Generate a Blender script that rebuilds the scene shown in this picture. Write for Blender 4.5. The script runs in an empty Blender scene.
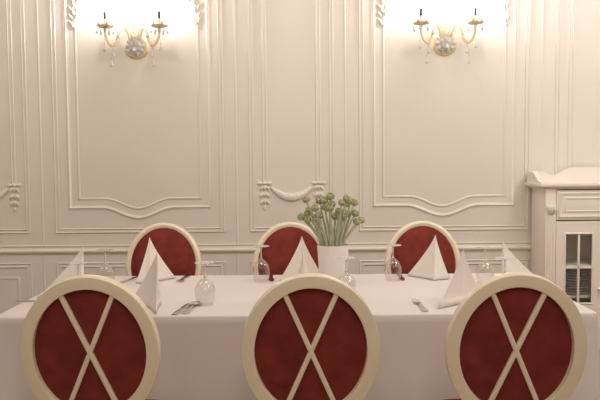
import bpy, bmesh, math, random
from mathutils import Vector, Matrix
R = math.radians
PI = math.pi
rnd = random.Random(7)
scene = bpy.context.scene
COL = scene.collection

# ------------------------------------------------------------------ materials
def mat(name, color, rough=.5, metal=0, bump=0, bscale=60, var=0, vscale=6, spec=.5, sheen=0, trans=0, coat=0, bdist=.002):
    m = bpy.data.materials.new(name); m.use_nodes = True
    nt = m.node_tree; b = nt.nodes['Principled BSDF']
    b.inputs['Base Color'].default_value = (*color, 1)
    b.inputs['Roughness'].default_value = rough
    b.inputs['Metallic'].default_value = metal
    b.inputs['Specular IOR Level'].default_value = spec
    b.inputs['Sheen Weight'].default_value = sheen
    b.inputs['Transmission Weight'].default_value = trans
    b.inputs['Coat Weight'].default_value = coat
    tc = nt.nodes.new('ShaderNodeTexCoord')
    if var:
        n = nt.nodes.new('ShaderNodeTexNoise'); n.inputs['Scale'].default_value = vscale
        n.inputs['Detail'].default_value = 4
        nt.links.new(tc.outputs['Object'], n.inputs['Vector'])
        r = nt.nodes.new('ShaderNodeValToRGB')
        r.color_ramp.elements[0].position = .3; r.color_ramp.elements[1].position = .7
        r.color_ramp.elements[0].color = (*[c * (1 - var) for c in color], 1)
        r.color_ramp.elements[1].color = (*[min(1, c * (1 + var)) for c in color], 1)
        nt.links.new(n.outputs['Fac'], r.inputs['Fac'])
        nt.links.new(r.outputs['Color'], b.inputs['Base Color'])
    if bump:
        n2 = nt.nodes.new('ShaderNodeTexNoise'); n2.inputs['Scale'].default_value = bscale
        n2.inputs['Detail'].default_value = 3
        nt.links.new(tc.outputs['Object'], n2.inputs['Vector'])
        bp = nt.nodes.new('ShaderNodeBump'); bp.inputs['Strength'].default_value = bump
        bp.inputs['Distance'].default_value = bdist
        nt.links.new(n2.outputs['Fac'], bp.inputs['Height'])
        nt.links.new(bp.outputs['Normal'], b.inputs['Normal'])
    return m

def thin_glass(name, tint, base, rough=.02, ior=1.45, power=1.0):
    m = bpy.data.materials.new(name); m.use_nodes = True
    nt = m.node_tree; nt.nodes.clear()
    o = nt.nodes.new('ShaderNodeOutputMaterial'); mx = nt.nodes.new('ShaderNodeMixShader')
    t = nt.nodes.new('ShaderNodeBsdfTransparent'); g = nt.nodes.new('ShaderNodeBsdfGlossy')
    t.inputs['Color'].default_value = (*tint, 1); g.inputs['Roughness'].default_value = rough
    g.inputs['Color'].default_value = (1, .97, .94, 1)
    lw = nt.nodes.new('ShaderNodeLayerWeight'); lw.inputs['Blend'].default_value = .35
    ma = nt.nodes.new('ShaderNodeMath'); ma.operation = 'MULTIPLY_ADD'
    ma.inputs[1].default_value = power; ma.inputs[2].default_value = base; ma.use_clamp = True
    nt.links.new(lw.outputs['Facing'], ma.inputs[0])
    nt.links.new(ma.outputs[0], mx.inputs['Fac'])
    nt.links.new(t.outputs[0], mx.inputs[1]); nt.links.new(g.outputs[0], mx.inputs[2])
    nt.links.new(mx.outputs[0], o.inputs['Surface'])
    return m

M = dict(
    wall=mat('cream_wall_paint', (.815, .770, .705), .42, bump=.15, bscale=25, var=.015, vscale=2),
    trim=mat('cream_moulding_paint', (.84, .795, .73), .27, spec=.6),
    ceil=mat('ceiling_white', (.85, .82, .77), .8),
    floor=mat('floor_parquet', (.22, .12, .07), .35, var=.25, vscale=4),
    side=mat('side_wall_paint', (.80, .74, .68), .7),
    chair=mat('cream_lacquer', (.87, .79, .62), .26, spec=.5, var=.02, vscale=8),
    velvet=mat('dark_red_velvet', (.198, .039, .032), .85, bump=.4, bscale=220, var=.18, vscale=14, spec=.03),
    cloth=mat('white_table_linen', (.765, .712, .69), .85, bump=.25, bscale=400, spec=.2, bdist=.0008),
    napkin=mat('white_napkin_linen', (.86, .81, .775), .8, bump=.2, bscale=500, spec=.2, bdist=.0006),
    wood=mat('table_wood', (.25, .14, .08), .5, var=.2),
    glass=thin_glass('clear_wine_glass', (.965, .96, .96), .02, .04, power=.45),
    pane=thin_glass('cabinet_pane', (.95, .95, .94), .05, .05, power=.25),
    crystal=mat('cut_crystal', (.98, .965, .95), .06, trans=.45, coat=1),
    solid=mat('solid_clear_glass', (1, .98, .96), .0, trans=.6),
    steel=mat('polished_cutlery', (.62, .60, .57), .2, 1),
    gold=mat('pale_gold', (.90, .74, .44), .22, .15, coat=.6),
    silver=mat('silver_socket', (.42, .40, .40), .3, .7),
    sleeve=mat('grey_candle_holder', (.05, .047, .055), .45),
    amber=mat('pale_amber_glass', (.98, .84, .55), .15, trans=.45, coat=.3),
    candle=mat('frosted_candle_tube', (.75, .70, .66), .35),
    cab=mat('white_cabinet_lacquer', (.90, .84, .775), .34, var=.01),
    cabin=mat('cabinet_inside', (.82, .79, .74), .7),
    plate=mat('white_porcelain', (.88, .87, .86), .2),
    vase=mat('white_glazed_vase', (.83, .79, .78), .35, var=.01),
    stem=mat('green_stem', (.47, .50, .36), .6, var=.18, vscale=30),
    head=mat('seed_head_green', (.37, .39, .215), .8, bump=.8, bscale=180, var=.5, vscale=120),
    knob=mat('brass_knob', (.75, .58, .32), .25, .8),
)

M['bulb'] = mat('lit_candle_bulb', (.9, .9, .9), .4)
_b = M['bulb'].node_tree.nodes['Principled BSDF']
_b.inputs['Emission Color'].default_value = (1, .95, .88, 1)
_b.inputs['Emission Strength'].default_value = 400

# ------------------------------------------------------------------ helpers
def obj(name, bm, m, parent=None, sharp=35, mats=None):
    bmesh.ops.remove_doubles(bm, verts=bm.verts, dist=1e-6)
    bmesh.ops.recalc_face_normals(bm, faces=bm.faces)
    ca = R(sharp)
    for f in bm.faces: f.smooth = True
    for e in bm.edges:
        if len(e.link_faces) == 2 and e.calc_face_angle(0) > ca: e.smooth = False
    me = bpy.data.meshes.new(name); bm.to_mesh(me); bm.free()
    me.materials.append(m)
    o = bpy.data.objects.new(name, me); COL.objects.link(o)
    if parent: o.parent = parent
    return o

def tag(o, label, cat, group=None, kind=None):
    o['label'] = label; o['category'] = cat
    if group: o['group'] = group
    if kind: o['kind'] = kind
    return o

def thing(name, label, cat, loc=(0, 0, 0), rz=0, group=None):
    o = bpy.data.objects.new(name, None); COL.objects.link(o)
    o.empty_display_size = .1
    o.location = loc; o.rotation_euler = (0, 0, rz)
    return tag(o, label, cat, group)

def struct(name, bm, m, parent=None):
    o = obj(name, bm, m, parent)
    if not parent: o['kind'] = 'structure'
    return o

def copy_thing(root, loc, rz, label, group=None):
    def rec(o, parent):
        c = o.copy(); COL.objects.link(c); c.parent = parent
        for ch in list(o.children): rec(ch, c)
        return c
    kids = list(root.children)
    c = root.copy(); COL.objects.link(c)
    for k in kids: rec(k, c)
    c.location = loc; c.rotation_euler = (0, 0, rz); c['label'] = label
    if group: c['group'] = group
    return c

def box(bm, a, b, bev=0, seg=2):
    r = bmesh.ops.create_cube(bm, size=1)
    vs = r['verts']
    for v in vs:
        v.co = Vector([(a[i] + b[i]) / 2 + v.co[i] * (b[i] - a[i]) for i in range(3)])
    if bev:
        es = list({e for v in vs for e in v.link_edges})
        bmesh.ops.bevel(bm, geom=es, offset=bev, segments=seg, profile=.6, affect='EDGES')

def frames(pts):
    out = []; n = len(pts)
    up = None
    for i in range(n):
        t = (pts[min(i + 1, n - 1)] - pts[max(i - 1, 0)]).normalized()
        if up is None:
            a = Vector((0, 0, 1)) if abs(t.z) < .9 else Vector((1, 0, 0))
            up = (a - t * a.dot(t)).normalized()
        else:
            up = (up - t * up.dot(t)).normalized()
        out.append((t, up, t.cross(up)))
    return out

def tube(bm, pts, rad, seg=10, sx=1, sy=1, cap=True):
    pts = [Vector(p) for p in pts]
    if not isinstance(rad, (list, tuple)): rad = [rad] * len(pts)
    rings = []
    for p, (t, u, w), r in zip(pts, frames(pts), rad):
        rings.append([bm.verts.new(p + (u * math.cos(a) * sx + w * math.sin(a) * sy) * r)
                      for a in (2 * PI * k / seg for k in range(seg))])
    for A, B in zip(rings, rings[1:]):
        for k in range(seg):
            bm.faces.new((A[k], A[(k + 1) % seg], B[(k + 1) % seg], B[k]))
    if cap:
        bm.faces.new(rings[0][::-1]); bm.faces.new(rings[-1])

def smooth_path(ctrl, n=6):
    P = [Vector(c) for c in ctrl]
    P = [P[0] * 2 - P[1]] + P + [P[-1] * 2 - P[-2]]
    out = []
    for i in range(1, len(P) - 2):
        for k in range(n):
            t = k / n
            a, b, c, d = P[i - 1], P[i], P[i + 1], P[i + 2]
            out.append(.5 * ((2 * b) + (c - a) * t + (2 * a - 5 * b + 4 * c - d) * t * t + (3 * b - a - 3 * c + d) * t ** 3))
    out.append(P[-2])
    return out

def lathe(bm, prof, seg=24, loc=(0, 0, 0), mtx=None, lobes=0, amp=0):
    loc = Vector(loc); rings = []
    for r, z in prof:
        if r < 1e-6:
            rings.append([bm.verts.new(Vector((0, 0, z)) + loc)])
        else:
            rings.append([bm.verts.new(Vector((r * (1 + amp * math.cos(lobes * 2 * PI * k / seg)) * math.cos(2 * PI * k / seg),
                                               r * (1 + amp * math.cos(lobes * 2 * PI * k / seg)) * math.sin(2 * PI * k / seg), z)) + loc) for k in range(seg)])
    for A, B in zip(rings, rings[1:]):
        if len(A) == 1 and len(B) == 1: continue
        for k in range(seg):
            k2 = (k + 1) % seg
            if len(A) == 1: bm.faces.new((A[0], B[k2], B[k]))
            elif len(B) == 1: bm.faces.new((A[k], A[k2], B[0]))
            else: bm.faces.new((A[k], A[k2], B[k2], B[k]))
    vs = [v for r in rings for v in r]
    if mtx is not None:
        for v in vs: v.co = mtx @ v.co
    return vs

def blob(bm, c, r, seg=12, rings=8, rot=None):
    """ellipsoid with radii r at c"""
    mt = Matrix.Translation(Vector(c)) @ (rot.to_4x4() if rot else Matrix.Identity(4)) @ Matrix.Diagonal((*r, 1))
    bmesh.ops.create_uvsphere(bm, u_segments=seg, v_segments=rings, radius=1, matrix=mt)

# moulding swept along a path drawn on a vertical wall (path in x,z; profile in (across, out))
def sweep_wall(bm, path, prof, closed=True, Y=5.1, flip=-1):
    n = len(path); P = [Vector(p) for p in path]; rings = []
    for i in range(n):
        a = P[i - 1] if (closed or i > 0) else None
        b = P[(i + 1) % n] if (closed or i < n - 1) else None
        d1 = (P[i] - a).normalized() if a is not None else None
        d2 = (b - P[i]).normalized() if b is not None else None
        if d1 is None: d1 = d2
        if d2 is None: d2 = d1
        n1 = Vector((-d1.y, d1.x)); n2 = Vector((-d2.y, d2.x))
        m = (n1 + n2); m.normalize(); m /= max(.3, m.dot(n1))
        rings.append([bm.verts.new((P[i].x + m.x * s, Y + flip * d, P[i].y + m.y * s)) for s, d in prof])
    L = len(prof)
    rng = range(n) if closed else range(n - 1)
    for i in rng:
        A = rings[i]; B = rings[(i + 1) % n]
        for k in range(L - 1):
            bm.faces.new((A[k], A[k + 1], B[k + 1], B[k]))
    if not closed:
        for rg in (rings[0], rings[-1]):
            bm.faces.new(rg)

def bead(w, h, k=6, back=-.003):
    """half round bead, w wide, h high"""
    return [(-w / 2, back)] + [(-w / 2 * math.cos(PI * i / k), h * math.sin(PI * i / k)) for i in range(k + 1)] + [(w / 2, back)]

def double_bead(w, h):
    q = w * .27
    pr = [(-w / 2, -.003)]
    for c, hh in ((-w / 2 + q / 2, h), (w / 2 - q / 2, h * .9)):
        pr += [(c - q / 2 * math.cos(PI * i / 5), .003 + hh * math.sin(PI * i / 5)) for i in range(6)]
    return pr + [(w / 2, -.003)]

HEAVY = [(-.017, -.003), (-.017, .003), (-.012, .005), (-.008, .006), (-.005, .011), (0, .014), (.005, .011), (.008, .006), (.012, .004), (.017, .002), (.017, -.003)]

# ------------------------------------------------------------------ room shell
WY = 5.1; CEIL = 3.45
XL, XR, YB = -4.3, 4.3, -2.6
def slab(name, a, b, m):
    bm = bmesh.new(); box(bm, a, b); return struct(name, bm, m)
slab('floor', (XL, YB, -.1), (XR, WY, 0), M['floor'])
slab('ceiling', (XL, YB, CEIL), (XR, WY, CEIL + .1), M['ceil'])
slab('wall_back', (XL, WY, -.1), (XR, WY + .15, CEIL + .1), M['wall'])
slab('wall_left', (XL - .12, YB, -.1), (XL, WY + .15, CEIL + .1), M['side'])
slab('wall_right', (XR, YB, -.1), (XR + .12, WY + .15, CEIL + .1), M['side'])
slab('wall_front', (XL, YB - .12, -.1), (XR, YB, CEIL + .1), M['side'])

tn = [0]
def trim(bm, relief=.8):
    tn[0] += 1
    for v in bm.verts:          # low relief
        if v.co.y < WY: v.co.y = WY - (WY - v.co.y) * relief
    return struct('trim_%d' % tn[0], bm, M['trim'])

def rect(cx, hw, z0, z1):
    return [(cx - hw, z0), (cx + hw, z0), (cx + hw, z1), (cx - hw, z1)]

def wave_rect(cx, hw, z0, z1, drop, half):
    pts = [(cx - hw, z0)]
    for i in range(25):
        dx = -half + 2 * half * i / 24
        pts.append((cx - .012 + dx, z0 - drop * .5 * (1 + math.cos(PI * dx / half))))
    pts += [(cx + hw, z0), (cx + hw, z1)]
    for i in range(25):
        dx = half - 2 * half * i / 24
        pts.append((cx - .012 + dx, z1 + drop * .5 * (1 + math.cos(PI * dx / half))))
    pts += [(cx - hw, z1)]
    return pts

ZT = 3.12
def leaf(bm, x, z, ang, L, w, out=.016, bs=1):
    """carved leaf lying on the wall, pointing along ang"""
    c, s = math.cos(ang), math.sin(ang)
    pts = []; rad = []
    for i in range(7):
        t = i / 6; bend = bs * .25 * L * math.sin(t * PI * .8)
        pts.append((x + c * L * t - s * bend, WY - out * (.5 + .6 * math.sin(PI * t)), z + s * L * t + c * bend))
        rad.append(max(.002, w * math.sin(PI * (.12 + .82 * t))))
    tube(bm, pts, rad, 8)

def corner_ornament(x, z, sgn):
    """slim carved acanthus cluster that closes the inner moulding near the top; sgn = direction of the panel centre"""
    bm = bmesh.new()
    for k, (dx, dz, a, L, w) in enumerate([(0, 0, 95, .060, .012), (.0, .03, 65, .045, .011), (-.008, .03, 125, .042, .010), (.010, .055, 50, .045, .010),
                                           (-.010, .07, 118, .045, .011), (.002, .09, 85, .070, .012), (.012, .115, 42, .045, .009), (-.008, .125, 118, .05, .010),
                                           (.004, .150, 80, .07, .012), (.016, .175, 35, .06, .009), (.0, .20, 95, .08, .011), (.01, .24, 60, .08, .010)]):
        leaf(bm, x + sgn * dx, z + dz, R(a) if sgn > 0 else PI - R(a), L, w, .012)
    blob(bm, (x, WY - .008, z + .008), (.013, .012, .013)); blob(bm, (x + sgn * .012, WY - .008, z + .10), (.011, .011, .011))
    # thin scroll running up towards the crest
    sw = [(x + sgn * (.020 + .40 * t), WY - .008, z + .20 + .26 * t ** .8 - .035 * math.sin(t * PI * 2)) for t in [i / 24 for i in range(25)]]
    tube(bm, sw, .009, 8)
    sc = []
    for i in range(20):
        t = i / 19; a = PI * .5 + PI * 1.3 * t; r = .055 * (1 - .5 * t)
        sc.append((x + sgn * (.085 + r * math.cos(a)), WY - .008, z + .235 + r * math.sin(a)))
    tube(bm, sc, [.007 * (.4 + .8 * math.sin(PI * (.1 + .8 * i / 19))) for i in range(20)], 8)
    trim(bm)

def big_bay(cx):
    bm = bmesh.new(); sweep_wall(bm, rect(cx, .610, .903, ZT), double_bead(.035, .009)); trim(bm)
    bm = bmesh.new(); sweep_wall(bm, wave_rect(cx, .517, 1.073, ZT - .17, .076, .27), HEAVY); trim(bm)
    # inner thin moulding, open at the top where the carved corners take over
    path = [(cx - .448, 2.40), (cx - .448, 1.139)]
    for i in range(25):
        dx = -.245 + .49 * i / 24
        path.append((cx - .012 + dx, 1.139 - .072 * .5 * (1 + math.cos(PI * dx / .245))))
    path += [(cx + .448, 1.139), (cx + .448, 2.40)]
    bm = bmesh.new(); sweep_wall(bm, path, bead(.019, .008), closed=False); trim(bm)
    corner_ornament(cx - .448, 2.385, 1); corner_ornament(cx + .448, 2.385, -1)
    dado(cx, .610)

def dado(cx, hw):
    bm = bmesh.new()
    sweep_wall(bm, rect(cx, hw, .17, .648), double_bead(.035, .009))
    sweep_wall(bm, rect(cx, hw - .085, .255, .553), bead(.022, .007))
    trim(bm)

def tassel(bm, x, z, L, s=1):
    """bow and husk drop"""
    for sx in (-1, 1):
        blob(bm, (x + sx * .036, WY - .012, z), (.018, .012, .013))
        leaf(bm, x - sx * .005, z + .004, PI / 2 + sx * R(75), .045, .008, bs=sx)
    blob(bm, (x, WY - .013, z), (.014, .014, .014))
    n = max(2, int(L / .042))
    for i in range(n):
        t = i / n; zz = z - .02 - L * t; w = .018 * (1.1 - .1 * t) if 0 < i < n - 1 else .014
        for sx in (-1, 1):
            leaf(bm, x, zz, -PI / 2 + sx * R(32), .05, w * .66, bs=sx)
        blob(bm, (x, WY - .013, zz - .012), (.011, .012, .019))
    blob(bm, (x, WY - .010, z - L - .028), (.012, .010, .018))

def narrow_bay(cx):
    bm = bmesh.new(); sweep_wall(bm, rect(cx, .295, .903, ZT), double_bead(.032, .009)); trim(bm)
    bm = bmesh.new()
    path = [(cx - .197, 1.245), (cx - .197, ZT - .15), (cx + .197, ZT - .15), (cx + .197, 1.245)]
    sweep_wall(bm, path, double_bead(.036, .008), closed=False)
    trim(bm)
    bm = bmesh.new()
    tassel(bm, cx - .200, 1.245, .155); tassel(bm, cx + .200, 1.245, .155)
    pts = []; rad = []
    for i in range(33):
        t = i / 32; u = 2 * t - 1
        pts.append((cx + .150 * u, WY - .014, 1.215 - .075 * (1 - u * u)))
        rad.append(.011 + .017 * (1 - u * u) + .0028 * math.cos(i * 2.1))
    tube(bm, pts, rad, 10)
    trim(bm, .6)
    dado(cx, .295)

for cx in (-3.435, -1.185, 1.065, 3.315): big_bay(cx)
for cx in (-2.31, -.060, 2.190): narrow_bay(cx)
# vertical seams between the panels, chair rail and plinth
for x in (-4.15, -2.715, -1.907, -.467, .337, 1.785, 2.593, 4.03):
    for z0, z1 in ((.80, CEIL - .12), (.11, .735)):
        bm = bmesh.new()
        sweep_wall(bm, [(x, z0), (x, z1)], [(-.008, -.003), (-.008, .002), (-.003, .006), (.003, .006), (.008, .002), (.008, -.003)], closed=False)
        trim(bm)
RAIL = [(-.008, -.003), (-.008, .006), (0, .010), (.004, .022), (.010, .026), (.018, .026), (.022, .018), (.030, .012), (.042, .010), (.050, .016), (.056, .016), (.058, -.003)]
bm = bmesh.new(); sweep_wall(bm, [(XL, .738), (XR, .738)], RAIL, closed=False); trim(bm)
bm = bmesh.new(); sweep_wall(bm, [(XL, 0.0), (XR, 0.0)], [(0, -.003), (0, .02), (.075, .02), (.09, .010), (.105, .008), (.107, -.003)], closed=False)
struct('baseboard_back', bm, M['trim'])
bm = bmesh.new(); sweep_wall(bm, [(XL, CEIL - .13), (XR, CEIL - .13)], [(0, -.003), (0, .02), (.03, .03), (.06, .07), (.10, .10), (.13, .11), (.13, -.003)], closed=False); trim(bm)

# ------------------------------------------------------------------ chair
OA, OB = .225, .257          # outer half axes of the oval back
OC = .787                    # centre height of the oval
TILT = R(7)
def back_matrix():
    return Matrix.Translation((0, -.262, OC)) @ Matrix.Rotation(TILT, 4, 'X')
BM_ = back_matrix()

def put(bm, mtx):
    for v in bm.verts: v.co = mtx @ v.co

def ring_sweep(bm, a, b, prof, n=96):
    """profile (inward offset, depth) round an ellipse in the local xz plane"""
    rings = []
    for i in range(n):
        t = 2 * PI * i / n
        nx, nz = math.cos(t) / a, math.sin(t) / b
        l = math.hypot(nx, nz); nx /= l; nz /= l
        rings.append([bm.verts.new((a * math.cos(t) - nx * s, d, b * math.sin(t) - nz * s)) for s, d in prof])
    L = len(prof)
    for i in range(n):
        A = rings[i]; B = rings[(i + 1) % n]
        for k in range(L):
            bm.faces.new((A[k], A[(k + 1) % L], B[(k + 1) % L], B[k]))

def chair_leg_front(x, y):
    bm = bmesh.new()
    prof = [(0, 0), (.011, 0), (.013, .012), (.010, .03), (.012, .05), (.020, .30), (.022, .315), (.017, .325), (.022, .335), (.026, .345), (.0, .345)]
    lathe(bm, prof, 16, (x, y, 0)); box(bm, (x - .026, y - .026, .342), (x + .026, y + .026, .405), .003)
    return bm

def make_chair(label):
    t = thing('dining_chair', label, 'chair', group='oval back dining chairs around the table')
    # oval frame
    bm = bmesh.new()
    ring_sweep(bm, OA, OB, [(0, -.019), (.0015, -.0215), (.004, -.022), (.0395, -.022), (.0415, -.0205), (.042, -.018), (.042, .008), (.034, .012), (.032, .012),
                            (.032, .012), (.024, .020), (.014, .023), (.005, .019), (0, .012)])
    put(bm, BM_); obj('back_frame', bm, M['chair'], t)
    # upholstered pad, domed towards the sitter
    bm = bmesh.new(); N = 48
    def layer(inset, y0, dep):
        rs = []
        for j in range(10):
            r = j / 9
            if j == 0: rs.append([bm.verts.new((0, y0 + dep, 0))]); continue
            rs.append([bm.verts.new(((OA - inset) * r * math.cos(2 * PI * i / N), y0 + dep * (1 - r ** 4) ** .6, (OB - inset) * r * math.sin(2 * PI * i / N))) for i in range(N)])
        for A, B in zip(rs, rs[1:]):
            for i in range(N):
                i2 = (i + 1) % N
                if len(A) == 1: bm.faces.new((A[0], B[i], B[i2]))
                else: bm.faces.new((A[i], A[i2], B[i2], B[i]))
        return rs[-1]
    e1 = layer(.031, .012, .034); e2 = layer(.039, .001, -.007)
    for i in range(N): bm.faces.new((e1[i], e1[(i + 1) % N], e2[(i + 1) % N], e2[i]))
    put(bm, BM_); obj('back_pad', bm, M['velvet'], t)
    # rear cross, two slim bars
    ix, iz = OA - .040, OB - .040
    for s in (-1, 1):
        bm = bmesh.new()
        tx = .085; tz = iz * math.sqrt(1 - (tx / ix) ** 2) + .006
        a = Vector((-s * tx, -.012, -tz)); b = Vector((s * tx, -.012, tz))
        d = (b - a).normalized(); n = Vector((d.z, 0, -d.x)); w = .0078
        vs = []
        for q in (a, b):
            vs.append([bm.verts.new(q + n * u + Vector((0, v, 0))) for u, v in ((-w, .006), (-w, -.004 + .0004 * s), (-w + .003, -.0065 + .0004 * s), (w - .003, -.0065 + .0004 * s), (w, -.004 + .0004 * s), (w, .006))])
        for k in range(6): bm.faces.new((vs[0][k], vs[0][(k + 1) % 6], vs[1][(k + 1) % 6], vs[1][k]))
        bm.faces.new(vs[0]); bm.faces.new(vs[1])
        put(bm, BM_); obj('cross_bar', bm, M['chair'], t)
    # seat rail and cushion (wider at the front)
    def seat_pt(ang, k=1.0, grow=0):
        c, s = math.cos(ang), math.sin(ang); p = 3.4
        x = math.copysign(abs(c) ** (2 / p), c); y = math.copysign(abs(s) ** (2 / p), s)
        hw = .236 + .028 * (y + 1) / 2 * 1.0
        return ((hw + grow) * x * k, .012 + (.225 + grow) * y * k + .012 * (1 - x * x) * (1 if y > 0 else 0) * k)
    def seat_solid(bm, layers, n=64):
        rs = []
        for k, g, z in layers:
            if k == 0: rs.append([bm.verts.new((0, .02, z))])
            else: rs.append([bm.verts.new((*seat_pt(2 * PI * i / n, k, g), z)) for i in range(n)])
        for A, B in zip(rs, rs[1:]):
            for i in range(n):
                i2 = (i + 1) % n
                if len(A) == 1: bm.faces.new((A[0], B[i2], B[i]))
                elif len(B) == 1: bm.faces.new((A[i], A[i2], B[0]))
                else: bm.faces.new((A[i], A[i2], B[i2], B[i]))
    bm = bmesh.new(); seat_solid(bm, [(0, 0, .350), (1, -.004, .350), (1, 0, .354), (1, 0, .372), (1, -.004, .376), (1, -.004, .398), (1, 0, .402), (1, 0, .412), (1, -.004, .415), (0, 0, .415)])
    obj('seat_frame', bm, M['chair'], t)
    bm = bmesh.new(); seat_solid(bm, [(0, 0, .412), (1, -.008, .412), (1, -.004, .425), (1, -.005, .445), (1, -.012, .450), (.9, 0, .456), (.7, 0, .462), (.4, 0, .466), (0, 0, .468)])
    obj('seat', bm, M['velvet'], t)
    for x in (-.19, .19): obj('leg', chair_leg_front(x, .205), M['chair'], t)
    for s in (-1, 1):
        bm = bmesh.new()
        tube(bm, smooth_path([(s * .175, -.29, 0), (s * .17, -.235, .18), (s * .165, -.20, .36), (s * .160, -.205, .45)], 5), [.014] * 5 + [.018] * 6 + [.020] * 5, 10)
        obj('leg', bm, M['chair'], t)
        bm = bmesh.new()   # upright from the seat rail to the oval
        q = BM_ @ Vector((s * .125, 0, -OB * math.sqrt(1 - (.125 / OA) ** 2) + .014))
        tube(bm, smooth_path([(s * .160, -.205, .40), (s * .157, -.210, .46), tuple(q)], 5), [.020 - .0005 * i for i in range(11)], 10)
        obj('upright', bm, M['chair'], t)
    return t

c0 = make_chair('oval back red chair, rear view with cross, leftmost of the three on the near side')
c0.location = (-.692, 2.490, 0); c0.rotation_euler = (0, 0, R(1))
copy_thing(c0, (.022, 2.482, 0), R(2), 'oval back red chair, rear view with cross, centred below the vase on the near side')
copy_thing(c0, (.699, 2.472, 0), R(-1), 'oval back red chair, rear view with cross, rightmost of the near side, before the cabinet')
copy_thing(c0, (-.818, 3.84, 0), R(180), 'red oval back chair facing the camera on the far side under the left sconce')
copy_thing(c0, (-.060, 3.83, 0), R(180), 'red oval back chair facing the camera on the far side, just left of the vase')
copy_thing(c0, (.730, 3.83, 0), R(180), 'red oval back chair facing the camera on the far side under the right sconce')

# ------------------------------------------------------------------ table and cloth
TX0, TX1, TY0, TY1, TZ = -1.316, 1.266, 2.905, 3.965, .75
dt = thing('dining_table', 'long rectangular dining table hidden under the white cloth', 'table', ((TX0 + TX1) / 2, (TY0 + TY1) / 2, 0))
hx, hy = (TX1 - TX0) / 2 - .006, (TY1 - TY0) / 2 - .006
bm = bmesh.new(); box(bm, (-hx, -hy, .715), (hx, hy, .745), .003); obj('tabletop', bm, M['wood'], dt)
bm = bmesh.new()
for s in (-1, 1):
    box(bm, (-hx + .35, s * .36 - .012, .64), (hx - .10, s * .36 + .012, .715)); box(bm, (s * (hx - .10) - .012, -.36, .64), (s * (hx - .10) + .012, .36, .715))
obj('table_frame', bm, M['wood'], dt)
for sx in (-1, 1):
    for y in (-.36, .36):
        bm = bmesh.new(); box(bm, (sx * (hx - .10) - .03, y - .03, 0), (sx * (hx - .10) + .03, y + .03, .715), .004); obj('leg', bm, M['wood'], dt)

def cloth_mesh():
    bm = bmesh.new()
    rc = .012
    per = []   # (x, y, nx, ny, s, cornerness)
    def side(p, q, n, cnt):
        for i in range(cnt):
            t = i / cnt
            per.append((p[0] + (q[0] - p[0]) * t, p[1] + (q[1] - p[1]) * t, n[0], n[1]))
    def corner(cx, cy, a0, cnt=8):
        for i in range(cnt):
            a = a0 + PI / 2 * i / cnt
            per.append((cx + rc * math.cos(a), cy + rc * math.sin(a), math.cos(a), math.sin(a)))
    nx_, ny_ = 110, 46
    side((TX0 + rc, TY0), (TX1 - rc, TY0), (0, -1), nx_); corner(TX1 - rc, TY0 + rc, -PI / 2)
    side((TX1, TY0 + rc), (TX1, TY1 - rc), (1, 0), ny_); corner(TX1 - rc, TY1 - rc, 0)
    side((TX1 - rc, TY1), (TX0 + rc, TY1), (0, 1), nx_); corner(TX0 + rc, TY1 - rc, PI / 2)
    side((TX0, TY1 - rc), (TX0, TY0 + rc), (-1, 0), ny_); corner(TX0 + rc, TY0 + rc, PI)
    n = len(per); rings = []
    K = 16
    def cdist(x, y):
        return min(math.hypot(x - a, y - b) for a in (TX0, TX1) for b in (TY0, TY1))
    # inner rings on the top
    cx, cy = (TX0 + TX1) / 2, (TY0 + TY1) / 2
    for sc in (.0, .5, .9):
        rings.append([bm.verts.new((x + (cx - x) * (1 - sc) * (1 if sc else .98), y + (cy - y) * (1 - sc) * (1 if sc else .98), TZ)) for x, y, a, b in per])
    rings.append([bm.verts.new((x - a * .010, y - b * .010, TZ)) for x, y, a, b in per])
    rings.append([bm.verts.new((x - a * .003, y - b * .003, TZ - .002)) for x, y, a, b in per])
    for j in range(K + 1):
        t = j / K; r = []
        for (x, y, a, b) in per:
            far = max(0, min(1, (y - (TY1 - .12)) / .12))
            drop = .52 - .30 * far
            dz = .006 + drop * t
            cd = cdist(x, y); cf = math.exp(-(cd / .10) ** 2)
            s = x * 5.1 + y * 7.3
            wv = .011 * math.sin(s * 1.9) + .007 * math.sin(s * 4.3 + 1) + .004 * math.sin(s * 9.1)
            if far > .3: wv *= .3
            off = t ** 1.3 * (.010 + wv * .9) + cf * .05 * t ** 1.4 * (1 - .7 * far)
            r.append(bm.verts.new((x + a * off, y + b * off, TZ - dz)))
        rings.append(r)
    for A, B in zip(rings, rings[1:]):
        for i in range(n):
            bm.faces.new((A[i], A[(i + 1) % n], B[(i + 1) % n], B[i]))
    bm.faces.new(rings[0])
    return bm
tc = obj('tablecloth', cloth_mesh(), M['cloth'], sharp=60)
tag(tc, 'white linen cloth draped over the long table', 'tablecloth')

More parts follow.
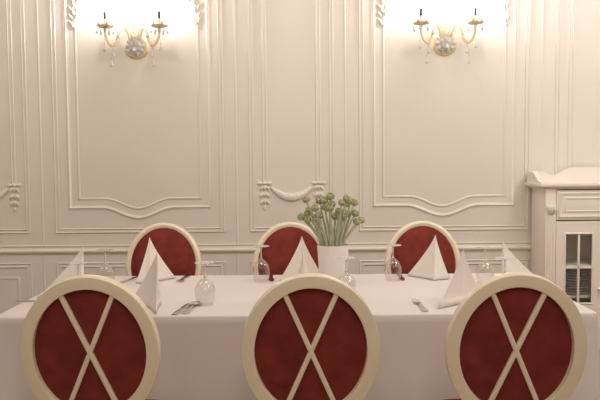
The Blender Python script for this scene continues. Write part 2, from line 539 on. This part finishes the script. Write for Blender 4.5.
# ------------------------------------------------------------------ napkins (folded into standing pyramids)
def napkin_mesh(foot, hem=False, h=.243, flare=1.22):
    """standing pyramid of folded linen: foot = corners of its star shaped footprint round the apex"""
    bm = bmesh.new(); NS, NR = 7, 14
    F = [Vector(p) for p in foot]; n = len(F); base = []
    for i in range(n):
        a, b = F[i], F[(i + 1) % n]; mid = (a + b) / 2; inn = -mid.normalized() if mid.length > .01 else Vector((0, 0))
        sag = min(.020, .10 * (b - a).length)
        for k in range(NS):
            u = k / NS; base.append(a + (b - a) * u + inn * sag * math.sin(PI * u))
    rings = []
    for r in range(1, NR + 1):
        t = r / NR
        rings.append([bm.verts.new((p.x * t ** flare, p.y * t ** flare, .002 + h * (1 - t))) for p in base])
    top = bm.verts.new((0, 0, h + .002)); L_ = len(base)
    for k in range(L_): bm.faces.new((top, rings[0][k], rings[0][(k + 1) % L_]))
    for A, B in zip(rings, rings[1:]):
        for k in range(L_): bm.faces.new((A[k], B[k], B[(k + 1) % L_], A[(k + 1) % L_]))
    # turned hem: a second layer lying on the lower part of the first two sides
    for k in range(0, 2 * NS if hem else 0):
        q = []
        for t, g in ((.86, .0035), (1.0, .0045)):
            for kk in (k, k + 1):
                p = base[kk % L_]; d = p.normalized() * g
                q.append(bm.verts.new((p.x * t ** flare + d.x, p.y * t ** flare + d.y, .003 + h * (1 - t))))
        bm.faces.new((q[0], q[2], q[3], q[1]))
    return bm
NG = 'napkins folded as pyramids on the table'
for x, y, foot, lb in [
    (-.655, 3.13, [(.034, -.205), (.010, .02), (-.02, .12), (-.150, .11)], 'white pyramid napkin by the left near chair, overlapping the far left napkin behind it'),
    (.012, 3.13, [(0, -.19), (.065, .03), (0, .01), (-.065, .03)], 'white pyramid napkin mostly hidden behind the middle near chair, left of the vase'),
    (.742, 3.13, [(-.142, -.135), (-.012, -.035), (.115, .085), (-.03, .12)], 'white pyramid napkin at the right near place, its tail turned left beside a fork'),
    (-.825, 3.76, [(-.065, -.06), (.01, -.065), (.12, .10), (0, .165)], 'white pyramid napkin standing before the left far chair'),
    (.009, 3.76, [(-.128, -.055), (0, -.015), (.128, -.055), (0, .17)], 'white pyramid napkin standing before the middle far chair, left of the vase'),
    (.740, 3.76, [(-.138, .12), (-.015, -.045), (.078, -.005), (.05, .16)], 'wide white pyramid napkin standing before the right far chair'),
    (-1.070, 3.38, [(-.205, -.075), (-.005, -.095), (0, .0), (-.05, .10)], 'white napkin at the left end of the table sloping down to the left'),
    (1.010, 3.42, [(.0, -.08), (.240, -.02), (.05, .10), (0, .03)], 'white napkin at the right end of the table sloping down to the right')]:
    c = obj('folded_napkin', napkin_mesh(foot, hem=y < 3.2), M['napkin'], sharp=28)
    sm = c.modifiers.new('thickness', 'SOLIDIFY'); sm.thickness = .002; sm.offset = 0
    c.location = (x, y, TZ + .0012); tag(c, lb, 'napkin', NG)

# ------------------------------------------------------------------ wine glasses, upside down
def make_glass(label):
    t = thing('wine_glass', label, 'glass', group='upturned wine glasses')
    bm = bmesh.new()
    outer = [(.036, .001), (.042, .022), (.0465, .045), (.0475, .060), (.045, .080), (.035, .102), (.019, .117), (.0085, .126), (.004, .131)]
    inner = [(r - .0012, z - (.0008 if r < .03 else 0)) for r, z in outer[:-1]] + [(0, .126)]
    lathe(bm, outer[::-1] + inner[:-1][0:] + [(0, .122)], 32)
    obj('bowl', bm, M['glass'], t)
    bm = bmesh.new()
    lathe(bm, [(0, .124), (.0075, .127), (.0040, .134), (.0034, .150), (.0036, .172), (.0055, .184), (.010, .189), (0, .190)], 20)
    obj('stem', bm, M['solid'], t)
    bm = bmesh.new()
    lathe(bm, [(0, .187), (.012, .1885), (.028, .1905), (.044, .1935), (.0455, .1945), (.044, .1960), (.020, .1955), (0, .196)], 40)
    obj('foot', bm, M['solid'], t)
    return t
g0 = make_glass('upturned clear wine glass near the spoon, right of the left near chair')
g0.location = (-.438, 3.13, TZ)
for x, y, lb in [
    (-1.022, 3.15, 'upturned wine glass whose foot overlaps the leftmost napkin'),
    (-1.031, 3.62, 'upturned wine glass between the leftmost napkin and the left far chair'),
    (-.214, 3.73, 'upturned wine glass at the left side of the middle far chair'),
    (.503, 3.73, 'upturned wine glass at the left side of the right far chair'),
    (.969, 3.60, 'upturned wine glass at the right end, the farther of the two beside the rightmost napkin'),
    (.955, 3.20, 'upturned wine glass at the right end, just above the rim of the right near chair'),
    (.216, 3.25, 'upturned wine glass directly right of the vase base')]:
    copy_thing(g0, (x, y, TZ), rnd.random() * 6, lb)

# ------------------------------------------------------------------ cutlery (each piece one mesh, handle towards the sitter at -y)
def strip(bm, secs, th=.0022):
    """flat metal strip: (y, halfwidth, z) sections"""
    top = [[bm.verts.new((-w, y, z + th * .7)), bm.verts.new((-w * .5, y, z + th)), bm.verts.new((w * .5, y, z + th)), bm.verts.new((w, y, z + th * .7))] for y, w, z in secs]
    bot = [[bm.verts.new((-w, y, z)), bm.verts.new((w, y, z))] for y, w, z in secs]
    for i in range(len(secs) - 1):
        for k in range(3): bm.faces.new((top[i][k], top[i][k + 1], top[i + 1][k + 1], top[i + 1][k]))
        bm.faces.new((bot[i][0], bot[i + 1][0], bot[i + 1][1], bot[i][1]))
        bm.faces.new((top[i][0], top[i + 1][0], bot[i + 1][0], bot[i][0]))
        bm.faces.new((top[i][3], bot[i][1], bot[i + 1][1], top[i + 1][3]))
    bm.faces.new((*top[0], bot[0][1], bot[0][0])); bm.faces.new((*top[-1][::-1], bot[-1][0], bot[-1][1]))
HND = [(-.105, .004, .001), (-.100, .009, .001), (-.085, .0105, .001), (-.05, .007, .003), (0, .0042, .006), (.02, .0040, .006)]
def fork():
    bm = bmesh.new(); strip(bm, HND + [(.035, .006, .004), (.045, .0115, .002), (.058, .0125, .002)])
    for k in range(4):
        x = -.0102 + .0068 * k; b2 = bmesh.new()
        strip(b2, [(.057, .0021, .002), (.075, .0018, .0045), (.098, .0010, .009)])
        for v in b2.verts: v.co.x += x
        me = bpy.data.meshes.new('tmp'); b2.to_mesh(me); b2.free(); bm.from_mesh(me); bpy.data.meshes.remove(me)
    return bm
def knife():
    bm = bmesh.new(); strip(bm, [(-.115, .006, 0), (-.11, .0095, 0), (-.06, .0085, .001), (-.01, .0062, .001), (0, .006, .001), (.01, .0095, .0005), (.08, .0095, .0005), (.105, .006, .0005), (.115, .0015, .0005)], .003)
    return bm
def spoon():
    bm = bmesh.new(); strip(bm, HND + [(.035, .005, .003), (.040, .006, .003)])
    rs = []
    for r in (0, .35, .7, 1.0, 1.06):
        if r == 0: rs.append([bm.verts.new((0, .070, .0015))]); continue
        rs.append([bm.verts.new((.0205 * r * math.cos(a), .070 + .031 * r * math.sin(a), (.0015 + .0075 * r * r) if r <= 1 else .0082)) for a in (2 * PI * k / 24 for k in range(24))])
    for A, B in zip(rs, rs[1:]):
        for i in range(24):
            if len(A) == 1: bm.faces.new((A[0], B[i], B[(i + 1) % 24]))
            else: bm.faces.new((A[i], A[(i + 1) % 24], B[(i + 1) % 24], B[i]))
    return bm
protos = {}
def cutlery(kind, fn, x, y, a, label):
    if kind not in protos:
        o = obj(kind, fn(), M['steel'], sharp=50); protos[kind] = o
        if kind == 'spoon':
            m_ = o.modifiers.new('thickness', 'SOLIDIFY'); m_.thickness = .001; m_.offset = 1
    else:
        o = protos[kind].copy(); COL.objects.link(o)
    o.scale = (1.5, 1.08, 1.2); o.location = (x, y, TZ + .0012); o.rotation_euler = (0, 0, R(a))
    tag(o, label, kind, {'fork': 'dinner forks', 'knife': 'dinner knives', 'spoon': 'soup spoons'}[kind] + ' on the tablecloth')
cutlery('spoon', spoon, -.488, 3.045, -6, 'polished spoon, bowl up, before the upturned glass at the left near place')
cutlery('knife', knife, -.525, 3.040, -8, 'dinner knife lying close to the left side of the polished spoon')
cutlery('fork', fork, .535, 3.060, 2, 'fork near the table edge left of the right near napkin')
cutlery('fork', fork, -.655, 3.825, 176, 'fork on the cloth before the left far chair, right of its napkin')
cutlery('knife', knife, -.960, 3.80, 168, 'knife on the cloth left of the left far napkin')
cutlery('knife', knife, -.165, 3.835, 184, 'knife on the cloth before the middle far chair, beside the upturned glass')
cutlery('knife', knife, .560, 3.835, 178, 'knife on the cloth before the right far chair, beside the upturned glass')
cutlery('knife', knife, -1.225, 3.235, -92, 'knife at the left end of the table, its handle at the cloth edge')

# ------------------------------------------------------------------ vase and stems
VX, VY = .166, 3.50
vt = thing('flower_vase', 'white tapered vase full of green stems on the table', 'vase', (VX, VY, TZ + .001))
bm = bmesh.new()
lathe(bm, [(0, 0), (.062, 0), (.066, .004), (.0665, .01), (.081, .224), (.080, .227), (.078, .224), (.064, .012), (0, .012)], 40)
obj('vessel', bm, M['vase'], vt)
bm = bmesh.new(); lathe(bm, [(0, .195), (.0745, .195), (.074, .200), (0, .201)], 32); obj('filling', bm, M['head'], vt)
HEADS = [(-13.5, 23.7), (-1.4, 25.4), (-6.5, 22.7), (-4.5, 23.3), (-0.4, 20.9), (-9.2, 19.6), (-3.8, 19.4), (-12.1, 17.8), (-12.6, 16.0), (-12.8, 13.3), (-15.9, 14.6), (-8.6, 14.5), (-6.8, 15.1), (-1.8, 19.4), (7.0, 24.0), (8.8, 22.9), (11.5, 21.5), (4.1, 22.1), (7.0, 21.0), (6.2, 16.4), (11.5, 16.1), (5.5, 14.7), (8.2, 15.5), (1.3, 14.7), (4.5, 13.1), (14.8, 12.5), (11.9, 12.3), (2.9, 17.6)]
special = {0: 'green seed-head stem leaning far left, the high outermost head', 10: 'green seed-head stem with the lowest head at the far left of the bunch',
           25: 'green seed-head stem drooping to the far right, its head outermost', 1: 'green seed-head stem in the middle with the tallest head of the bunch',
           14: 'green seed-head stem right of centre, tallest head of the right half', 16: 'green seed-head stem whose head sits high at the right edge of the bunch',
           20: 'green seed-head stem at the right edge, head below the high right one', 9: 'green seed-head stem low on the left, head beside the outermost low one'}
hr = random.Random(3)
for i, (dx, dz) in enumerate(HEADS):
    dx /= 100; dz /= 100
    dy = hr.uniform(-.075, .075)
    f = thing('seed_head_stem', special.get(i, 'green seed-head stem packed inside the bunch in the white vase'), 'flower', (VX, VY, TZ + .205), 0,
              'green seed-head stems in the vase')
    bx = max(-.058, min(.058, dx * .40 + hr.uniform(-.008, .008))); by = max(-.045, min(.045, dy * .6))
    sg = math.copysign(1, dx)
    head = Vector((dx, dy, dz + .019))
    ctrl = [(bx * .9, by * .9, 0), (bx + (dx - bx) * .18, by + (dy - by) * .2, head.z * .36), (bx + (dx - bx) * .60 + sg * .004, by + (dy - by) * .6, head.z * .74), tuple(head - Vector((sg * .003, 0, .012)))]
    bm = bmesh.new(); P = smooth_path(ctrl, 6)
    tube(bm, P, [.0066 - .0026 * k / (len(P) - 1) + .0004 * math.sin(k) for k in range(len(P))], 8)
    obj('stem', bm, M['stem'], f)
    bm = bmesh.new(); r = hr.uniform(.0175, .0210)
    d = Vector((dx * 2.2, -abs(hr.uniform(.1, .5)) - .1, .30 + hr.uniform(-.1, .15))).normalized()
    rot = d.to_track_quat('Z', 'Y').to_matrix().to_4x4()
    prof = [(0, -r * .9), (r * .45, -r * .8), (r * .85, -r * .45), (r, 0), (r * .93, r * .38), (r * .72, r * .68), (r * .48, r * .80), (r * .34, r * .66), (r * .15, r * .60), (0, r * .66)]
    lathe(bm, prof, 28, mtx=Matrix.Translation(head) @ rot, lobes=14, amp=.07)
    obj('seed_head', bm, M['head'], f)

# ------------------------------------------------------------------ wall sconces
def drop_mesh(bm, p, L, w):
    """chain of one bead and a pear shaped crystal"""
    x, y, z = p
    blob(bm, (x, y, z - .006), (.0055, .0055, .0055), 6, 4)
    blob(bm, (x, y, z - .018), (.0045, .0045, .0045), 6, 4)
    lathe(bm, [(0, z - .024), (w * .25, z - .03), (w * .6, z - .024 - L * .45), (w, z - .024 - L * .72), (w * .7, z - .024 - L * .92), (0, z - .024 - L)], 8, (x, y, 0))
def make_sconce(label):
    t = thing('wall_sconce', label, 'wall lamp', group='crystal wall sconces')
    # origin: centre of the back plate on the wall; -y is towards the room
    bm = bmesh.new()
    mt = Matrix.Rotation(R(90), 4, 'X')
    lathe(bm, [(0, 0), (.090, 0), (.092, .006), (.086, .014), (.078, .018), (.070, .016), (0, .016)], 40, mtx=mt)
    obj('backplate', bm, M['gold'], t)
    bm = bmesh.new()   # faceted crystal boss with a ring of small lobes
    lathe(bm, [(0, .014), (.066, .014), (.068, .022), (.055, .040), (.030, .054), (0, .058)], 12, mtx=mt)
    for k in range(10):
        a = 2 * PI * k / 10; blob(bm, (.056 * math.cos(a), -.034, .056 * math.sin(a)), (.019, .016, .019), 7, 5)
    for k in range(5):
        a = 2 * PI * k / 5 + .3; blob(bm, (.026 * math.cos(a), -.052, .026 * math.sin(a)), (.018, .013, .018), 7, 5)
    obj('crystal_boss', bm, M['crystal'], t)
    bm = bmesh.new()   # centre plume
    tube(bm, smooth_path([(0, -.03, .07), (-.010, -.04, .12), (-.004, -.045, .155), (.006, -.045, .178)], 5), [.010, .010, .010, .011, .011, .012, .012, .011, .010, .009, .007, .006, .004, .003, .002, .001], 8)
    obj('plume', bm, M['amber'], t)
    for s in (-1, 1):
        bm = bmesh.new()
        pts = smooth_path([(s * .040, -.04, .040), (s * .046, -.055, .085), (s * .072, -.075, .118), (s * .100, -.095, .085), (s * .112, -.105, .025), (s * .140, -.115, -.012),
                           (s * .172, -.12, .010), (s * .190, -.12, .055), (s * .194, -.12, .085)], 5)
        tube(bm, pts, [.0085 + .0015 * math.sin(PI * k / (len(pts) - 1)) for k in range(len(pts))], 10)
        arm = obj('arm', bm, M['amber'], t)
        bm = bmesh.new()
        pts = smooth_path([(s * .018, -.04, .055), (s * .030, -.055, .095), (s * .052, -.07, .125), (s * .064, -.075, .150)], 5)
        tube(bm, pts, [.007 - .005 * k / 15 for k in range(16)], 8)
        obj('plume', bm, M['amber'], t)
        X, Y, Z = s * .194, -.12, .082
        bm = bmesh.new(); lathe(bm, [(0, Z), (.010, Z), (.013, Z + .012), (.012, Z + .028), (.007, Z + .034), (0, Z + .034)], 14, (X, Y, 0))
        cup = obj('candle_cup', bm, M['silver'], t)
        bm = bmesh.new()   # scalloped drip dish with upturned petals
        lathe(bm, [(0, Z + .031), (.012, Z + .032), (.035, Z + .034), (.054, Z + .040), (.062, Z + .048), (.060, Z + .049), (.052, Z + .042), (.034, Z + .037), (.012, Z + .036), (0, Z + .036)], 40, (X, Y, 0), lobes=8, amp=.08)
        dish = obj('drip_dish', bm, M['amber'], t)
        bm = bmesh.new()
        for k in range(6):
            a = 2 * PI * k / 6
            tube(bm, smooth_path([(X + r_ * math.cos(a), Y + r_ * math.sin(a), Z + q) for r_, q in ((.030, .034), (.052, .042), (.064, .060), (.066, .082))], 4),
                 [.006, .009, .011, .012, .012, .012, .011, .010, .009, .007, .005, .003, .001], 8, sx=.35, sy=1)
        obj('petals', bm, M['amber'], dish)
        bm = bmesh.new(); lathe(bm, [(0, Z + .034), (.0125, Z + .034), (.0125, Z + .092), (.010, Z + .096), (0, Z + .096)], 14, (X, Y, 0))
        obj('candle_tube', bm, M['candle'], t)
        bm = bmesh.new(); lathe(bm, [(0, Z + .090), (.0105, Z + .091), (.011, Z + .115), (.010, Z + .146), (.012, Z + .148), (.011, Z + .151), (0, Z + .152)], 14, (X, Y, 0))
        obj('lamp_socket', bm, M['sleeve'], t)
        bm = bmesh.new(); lathe(bm, [(0, Z + .151), (.006, Z + .152), (.0115, Z + .168), (.0125, Z + .182), (.010, Z + .200), (.005, Z + .218), (0, Z + .228)], 14, (X, Y, 0))
        obj('bulb', bm, M['bulb'], t)
        for k in range(6):
            a = 2 * PI * k / 6 + .25
            bm = bmesh.new(); drop_mesh(bm, (X + .057 * math.cos(a), Y + .057 * math.sin(a), Z + .048), .034, .011)
            obj('crystal_drop', bm, M['crystal'], t)
        for (px, pz, L) in ((s * .138, -.022, .045), (s * .200, .010, .040), (s * .150, -.090, .048), (s * .105, .10, .030)):
            bm = bmesh.new()
            tube(bm, [(px, -.118, pz + .035 if pz != .10 else .06), (px, -.118, pz - .004)], .0018, 5)
            drop_mesh(bm, (px, -.118, pz), L, .012)
            obj('crystal_drop', bm, M['crystal'], t)
    bm = bmesh.new(); drop_mesh(bm, (.004, -.075, .012), .040, .018); blob(bm, (0, -.064, .010), (.006, .014, .006), 6, 4)
    obj('crystal_drop', bm, M['crystal'], t)
    return t
sc0 = make_sconce('crystal and gold two-arm wall sconce, the left one above the left far chair')
sc0.location = (-1.187, WY, 2.250)
copy_thing(sc0, (1.066, WY, 2.255), 0, 'crystal and gold two-arm wall sconce, the right one nearer the cabinet')

# ------------------------------------------------------------------ cabinet
CX, CW = 2.105, .405       # centre and half width of the body
CF, CB = 4.77, 5.072       # front and back planes
cb = thing('glass_cabinet', 'cream cabinet with glazed doors and wavy top standing at the right wall', 'cabinet', (CX, (CF + CB) / 2, 0))
def L(x, y, z): return (x - CX, y - (CF + CB) / 2, z)
def cpart(name, boxes, m, parent=cb, bev=.003):
    bm = bmesh.new()
    for a, b in boxes: box(bm, L(*a), L(*b), bev if bev else 0)
    return obj(name, bm, m, parent)
x0, x1 = CX - CW, CX + CW
cpart('side_panel', [((x0 + .006, CF + .012, .06), (x0 + .028, CB, 1.205))], M['cab'])
cpart('side_panel', [((x1 - .028, CF + .012, .06), (x1 - .006, CB, 1.205))], M['cab'])
cpart('back_panel', [((x0 + .028, CB - .012, .06), (x1 - .028, CB - .001, 1.20))], M['cabin'])
cpart('floor_panel', [((x0 + .028, CF + .02, .08), (x1 - .028, CB - .012, .10))], M['cabin'])
cpart('plinth', [((x0 - .012, CF - .012, 0), (x1 + .012, CB, .075))], M['cab'], bev=.006)
cpart('shelf', [((x0 + .028, CF + .03, .43), (x1 - .028, CB - .012, .446))], M['cabin'])
cpart('shelf', [((x0 + .028, CF + .03, .655), (x1 - .028, CB - .012, .671))], M['cabin'])
cpart('divider', [((x0 + .028, CF + .02, .965), (x1 - .028, CB - .012, .978))], M['cab'])
# front stiles with flutes and a small carved bracket
for s in (-1, 1):
    xa, xb = (x0, x0 + .072) if s < 0 else (x1 - .072, x1)
    st = cpart('pilaster', [((xa, CF - .006, .075), (xb, CF + .014, 1.205))], M['cab'])
    bm = bmesh.new()
    for k in range(3):
        cxk = xa + .018 + .018 * k
        tube(bm, [L(cxk, CF - .006, .16), L(cxk, CF - .006, 1.02)], .0055, 8)
    obj('fluting', bm, M['cab'], st)
    bm = bmesh.new(); mx = (xa + xb) / 2
    box(bm, L(mx - .030, CF - .030, 1.068), L(mx + .030, CF - .005, 1.084), .003)
    for dx in (-.02, 0, .02):
        tube(bm, smooth_path([L(mx + dx, CF - .026, 1.07), L(mx + dx, CF - .022, 1.045), L(mx + dx * .6, CF - .008, 1.02)], 4), [.010, .011, .011, .010, .009, .008, .006, .004, .003], 8)
    obj('bracket', bm, M['cab'], st)
# drawer
dx0, dx1 = x0 + .076, x1 - .076
dr = cpart('drawer', [((dx0, CF - .004, .985), (dx1, CF + .016, 1.190))], M['cab'])
bm = bmesh.new()
def frame_on(bm, X0, X1, Z0, Z1, prof, Y=CF - .004):
    sweep_wall(bm, [(X0 - CX, Z0), (X1 - CX, Z0), (X1 - CX, Z1), (X0 - CX, Z1)], prof, True, Y - (CF + CB) / 2)
frame_on(bm, dx0 + .025, dx1 - .025, 1.012, 1.165, [(-.010, -.001), (-.010, .006), (-.004, .009), (.004, .004), (.012, .002), (.012, -.001)])
frame_on(bm, dx0 + .062, dx1 - .062, 1.045, 1.135, bead(.012, .006))
obj('panel_moulding', bm, M['cab'], dr)
def knob(parent, x, z):
    bm = bmesh.new(); lathe(bm, [(0, 0), (.010, 0), (.011, .003), (.005, .008), (.005, .014), (.0115, .020), (.0125, .026), (.009, .032), (0, .034)], 18,
                            mtx=Matrix.Translation(L(x, CF - .004, z)) @ Matrix.Rotation(R(90), 4, 'X'))
    obj('knob', bm, M['knob'], parent)
knob(dr, CX, 1.09)
# doors
for s in (-1, 1):
    a, b = (dx0, CX - .002) if s < 0 else (CX + .002, dx1)
    wa, wb = (a + .064, a + .254) if s < 0 else (b - .254, b - .064)
    z0, z1, wz0, wz1 = .082, .975, .400, .888
    bm = bmesh.new()
    for p, q in (((a, z0), (wa, z1)), ((wb, z0), (b, z1)), ((wa, z0), (wb, wz0)), ((wa, wz1), (wb, z1))):
        box(bm, L(p[0], CF - .002, p[1]), L(q[0], CF + .018, q[1]))
    frame_on(bm, a + .016, b - .016, z0 + .016, z1 - .016, [(-.003, -.001), (0, .0015), (.003, -.001)], CF - .002)
    frame_on(bm, wa - .002, wb + .002, wz0 - .002, wz1 + .002, bead(.014, .007), CF - .002)
    frame_on(bm, wa + .004, wb - .004, .14, .34, bead(.014, .007), CF - .002)
    d = obj('door', bm, M['cab'], cb)
    bm = bmesh.new(); mx = (wa + wb) / 2; mz = .655
    box(bm, L(mx - .007, CF - .004, wz0), L(mx + .007, CF + .012, wz1), .002); box(bm, L(wa, CF - .004, mz - .011), L(wb, CF + .012, mz + .008), .002)
    obj('muntin', bm, M['cab'], d)
    bm = bmesh.new(); box(bm, L(wa, CF + .012, wz0), L(wb, CF + .015, wz1)); obj('pane', bm, M['pane'], d)
    knob(d, (b - .024) if s < 0 else (a + .024), .497)
# top with moulded edge
bm = bmesh.new()
def layer_box(g, za, zb, bev): box(bm, L(x0 - g, CF - g * .8, za), L(x1 + g, CB, zb), bev)
layer_box(.010, 1.198, 1.208, .002); layer_box(.024, 1.206, 1.218, .003); layer_box(.048, 1.216, 1.240, .006)
obj('top', bm, M['cab'], cb)
def board(name, prof, axis, pos, th):
    """upright shaped board; prof: list of (u, z) along the top edge"""
    bm = bmesh.new(); F_, B_ = [], []
    base = 1.238
    for u, z in prof:
        for lst, o_ in ((F_, -th / 2), (B_, th / 2)):
            co = L(u, pos + o_, z) if axis == 'x' else L(pos + o_, u, z)
            cb_ = L(u, pos + o_, base) if axis == 'x' else L(pos + o_, u, base)
            lst.append((bm.verts.new(co), bm.verts.new(cb_)))
    for i in range(len(prof) - 1):
        for l in (F_, B_): bm.faces.new((l[i][0], l[i + 1][0], l[i + 1][1], l[i][1]))
        bm.faces.new((F_[i][0], F_[i + 1][0], B_[i + 1][0], B_[i][0])); bm.faces.new((F_[i][1], F_[i + 1][1], B_[i + 1][1], B_[i][1]))
    for i in (0, -1): bm.faces.new((F_[i][0], F_[i][1], B_[i][1], B_[i][0]))
    obj(name, bm, M['cab'], cb)
def ss(a, b, t): t = max(0, min(1, (t - a) / (b - a))); return t * t * (3 - 2 * t)
pr = []
for i in range(81):
    u = x0 - .02 + (2 * CW + .04) * i / 80; e = min(u - (x0 - .02), (x1 + .02) - u)
    z = 1.320 - .030 * ss(.08, .17, e) + .056 * ss(.17, .31, e)
    pr.append((u, z))
board('top_board', pr, 'x', CB - .012, .022)
for s in (-1, 1):
    pr = []
    for i in range(31):
        v = CB - .022 - (CB - .022 - (CF - .022)) * i / 30; t = (CB - .022) - v
        pr.append((v, 1.318 - .070 * ss(.10, .27, t)))
    board('side_board', pr, 'y', (x0 - .022) if s < 0 else (x1 + .022), .030)

# stacked plates on the shelf behind the left pane
PG = 'white plates stacked in the cabinet'
p0 = None
names = ['bottom', 'second from bottom', 'third from bottom', 'fourth from bottom', 'fifth from bottom', 'sixth from bottom', 'seventh from bottom', 'eighth from bottom', 'ninth from bottom', 'top']
for k in range(10):
    lb = 'white plate behind the left cabinet door, %s of the stack' % names[k]
    loc = (1.945 + rnd.uniform(-.003, .003), 4.912, .4475 + .0185 * k)
    if p0 is None:
        bm = bmesh.new(); lathe(bm, [(0, 0), (.06, 0), (.065, .003), (.098, .015), (.108, .0175), (.107, .0195), (.095, .018), (.062, .006), (0, .005)], 40)
        p0 = obj('plate', bm, M['plate']); o = p0
    else:
        o = p0.copy(); COL.objects.link(o)
    o.location = loc; tag(o, lb, 'plate', PG)

# ------------------------------------------------------------------ lights
def area(name, loc, rot, size, power, color, sy=None):
    l = bpy.data.lights.new(name, 'AREA'); l.energy = power; l.color = color; l.size = size
    if sy: l.shape = 'RECTANGLE'; l.size_y = sy
    o = bpy.data.objects.new(name, l); COL.objects.link(o); o.location = loc; o.rotation_euler = [R(a) for a in rot]
    return o
def spot(name, loc, target, power, color, ang, blend, size=.03):
    l = bpy.data.lights.new(name, 'SPOT'); l.energy = power; l.color = color; l.spot_size = R(ang); l.spot_blend = blend; l.shadow_soft_size = size
    o = bpy.data.objects.new(name, l); COL.objects.link(o); o.location = loc
    o.rotation_euler = (Vector(target) - Vector(loc)).to_track_quat('-Z', 'Y').to_euler()
    return o
WARM = (1, .90, .79)
NEU = (1, .975, .955)
area('ceiling_fill', (.4, 2.8, 3.40), (0, 0, 0), 1.4, 6, WARM)  # added area light above the table, stands for no known fixture
area('ceiling_fill', (-1.0, .6, 3.40), (0, 0, 0), 1.8, 12, WARM)  # added frontal fill, lifts the cloth drop, chairs and left wall
area('ceiling_fill', (1.6, -.6, 3.40), (0, 0, 0), 1.8, 12, WARM)  # second added frontal fill, behind the camera
pl = bpy.data.lights.new('front_fill', 'POINT'); pl.energy = 50; pl.color = WARM; pl.shadow_soft_size = .35  # unseen point light added to brighten the near chair backs, no real fixture
po = bpy.data.objects.new('front_fill', pl); COL.objects.link(po); po.location = (.1, -.3, 2.55)
area('wall_fill', (2.3, 1.9, 3.0), (68, 0, 8), 1.2, 24, WARM)  # added light that lifts the lower right wall and the cabinet
area('wall_fill', (-2.7, 3.1, 3.36), (58, 0, 0), 1.0, 22, WARM)  # added light aimed at the left wall, no fixture there
area('wall_fill', (-.1, 2.9, 3.36), (58, 0, 0), 1.0, 22, WARM)  # added light aimed at the middle of the wall
area('wall_fill', (2.6, 3.5, 3.36), (52, 0, 0), .9, 30, NEU)  # added whiter light that brightens the right end of the wall

w = bpy.data.worlds.new('world'); scene.world = w; w.use_nodes = True
w.node_tree.nodes['Background'].inputs[0].default_value = (.1, .09, .08, 1)
w.node_tree.nodes['Background'].inputs[1].default_value = .3

# ------------------------------------------------------------------ camera
cam = bpy.data.cameras.new('camera'); cam.sensor_width = 36; cam.lens = 690 / 600 * 36
co = bpy.data.objects.new('camera', cam); COL.objects.link(co); scene.camera = co
co.matrix_world = Matrix.Translation((0, 0, 1.40)) @ Matrix.Rotation(R(90) - math.atan(38 / 690), 4, 'X') @ Matrix.Rotation(-R(.45), 4, 'Z')
cam.clip_start = .05

vs = scene.view_settings
vs.view_transform = 'Standard'; vs.look = 'None'; vs.gamma = 1; vs.exposure = 0
vs.use_curve_mapping = False
scene.cycles.use_denoising = True
scene.cycles.max_bounces = 10; scene.cycles.diffuse_bounces = 5
scene.cycles.sample_clamp_indirect = 4
scene.cycles.blur_glossy = .5
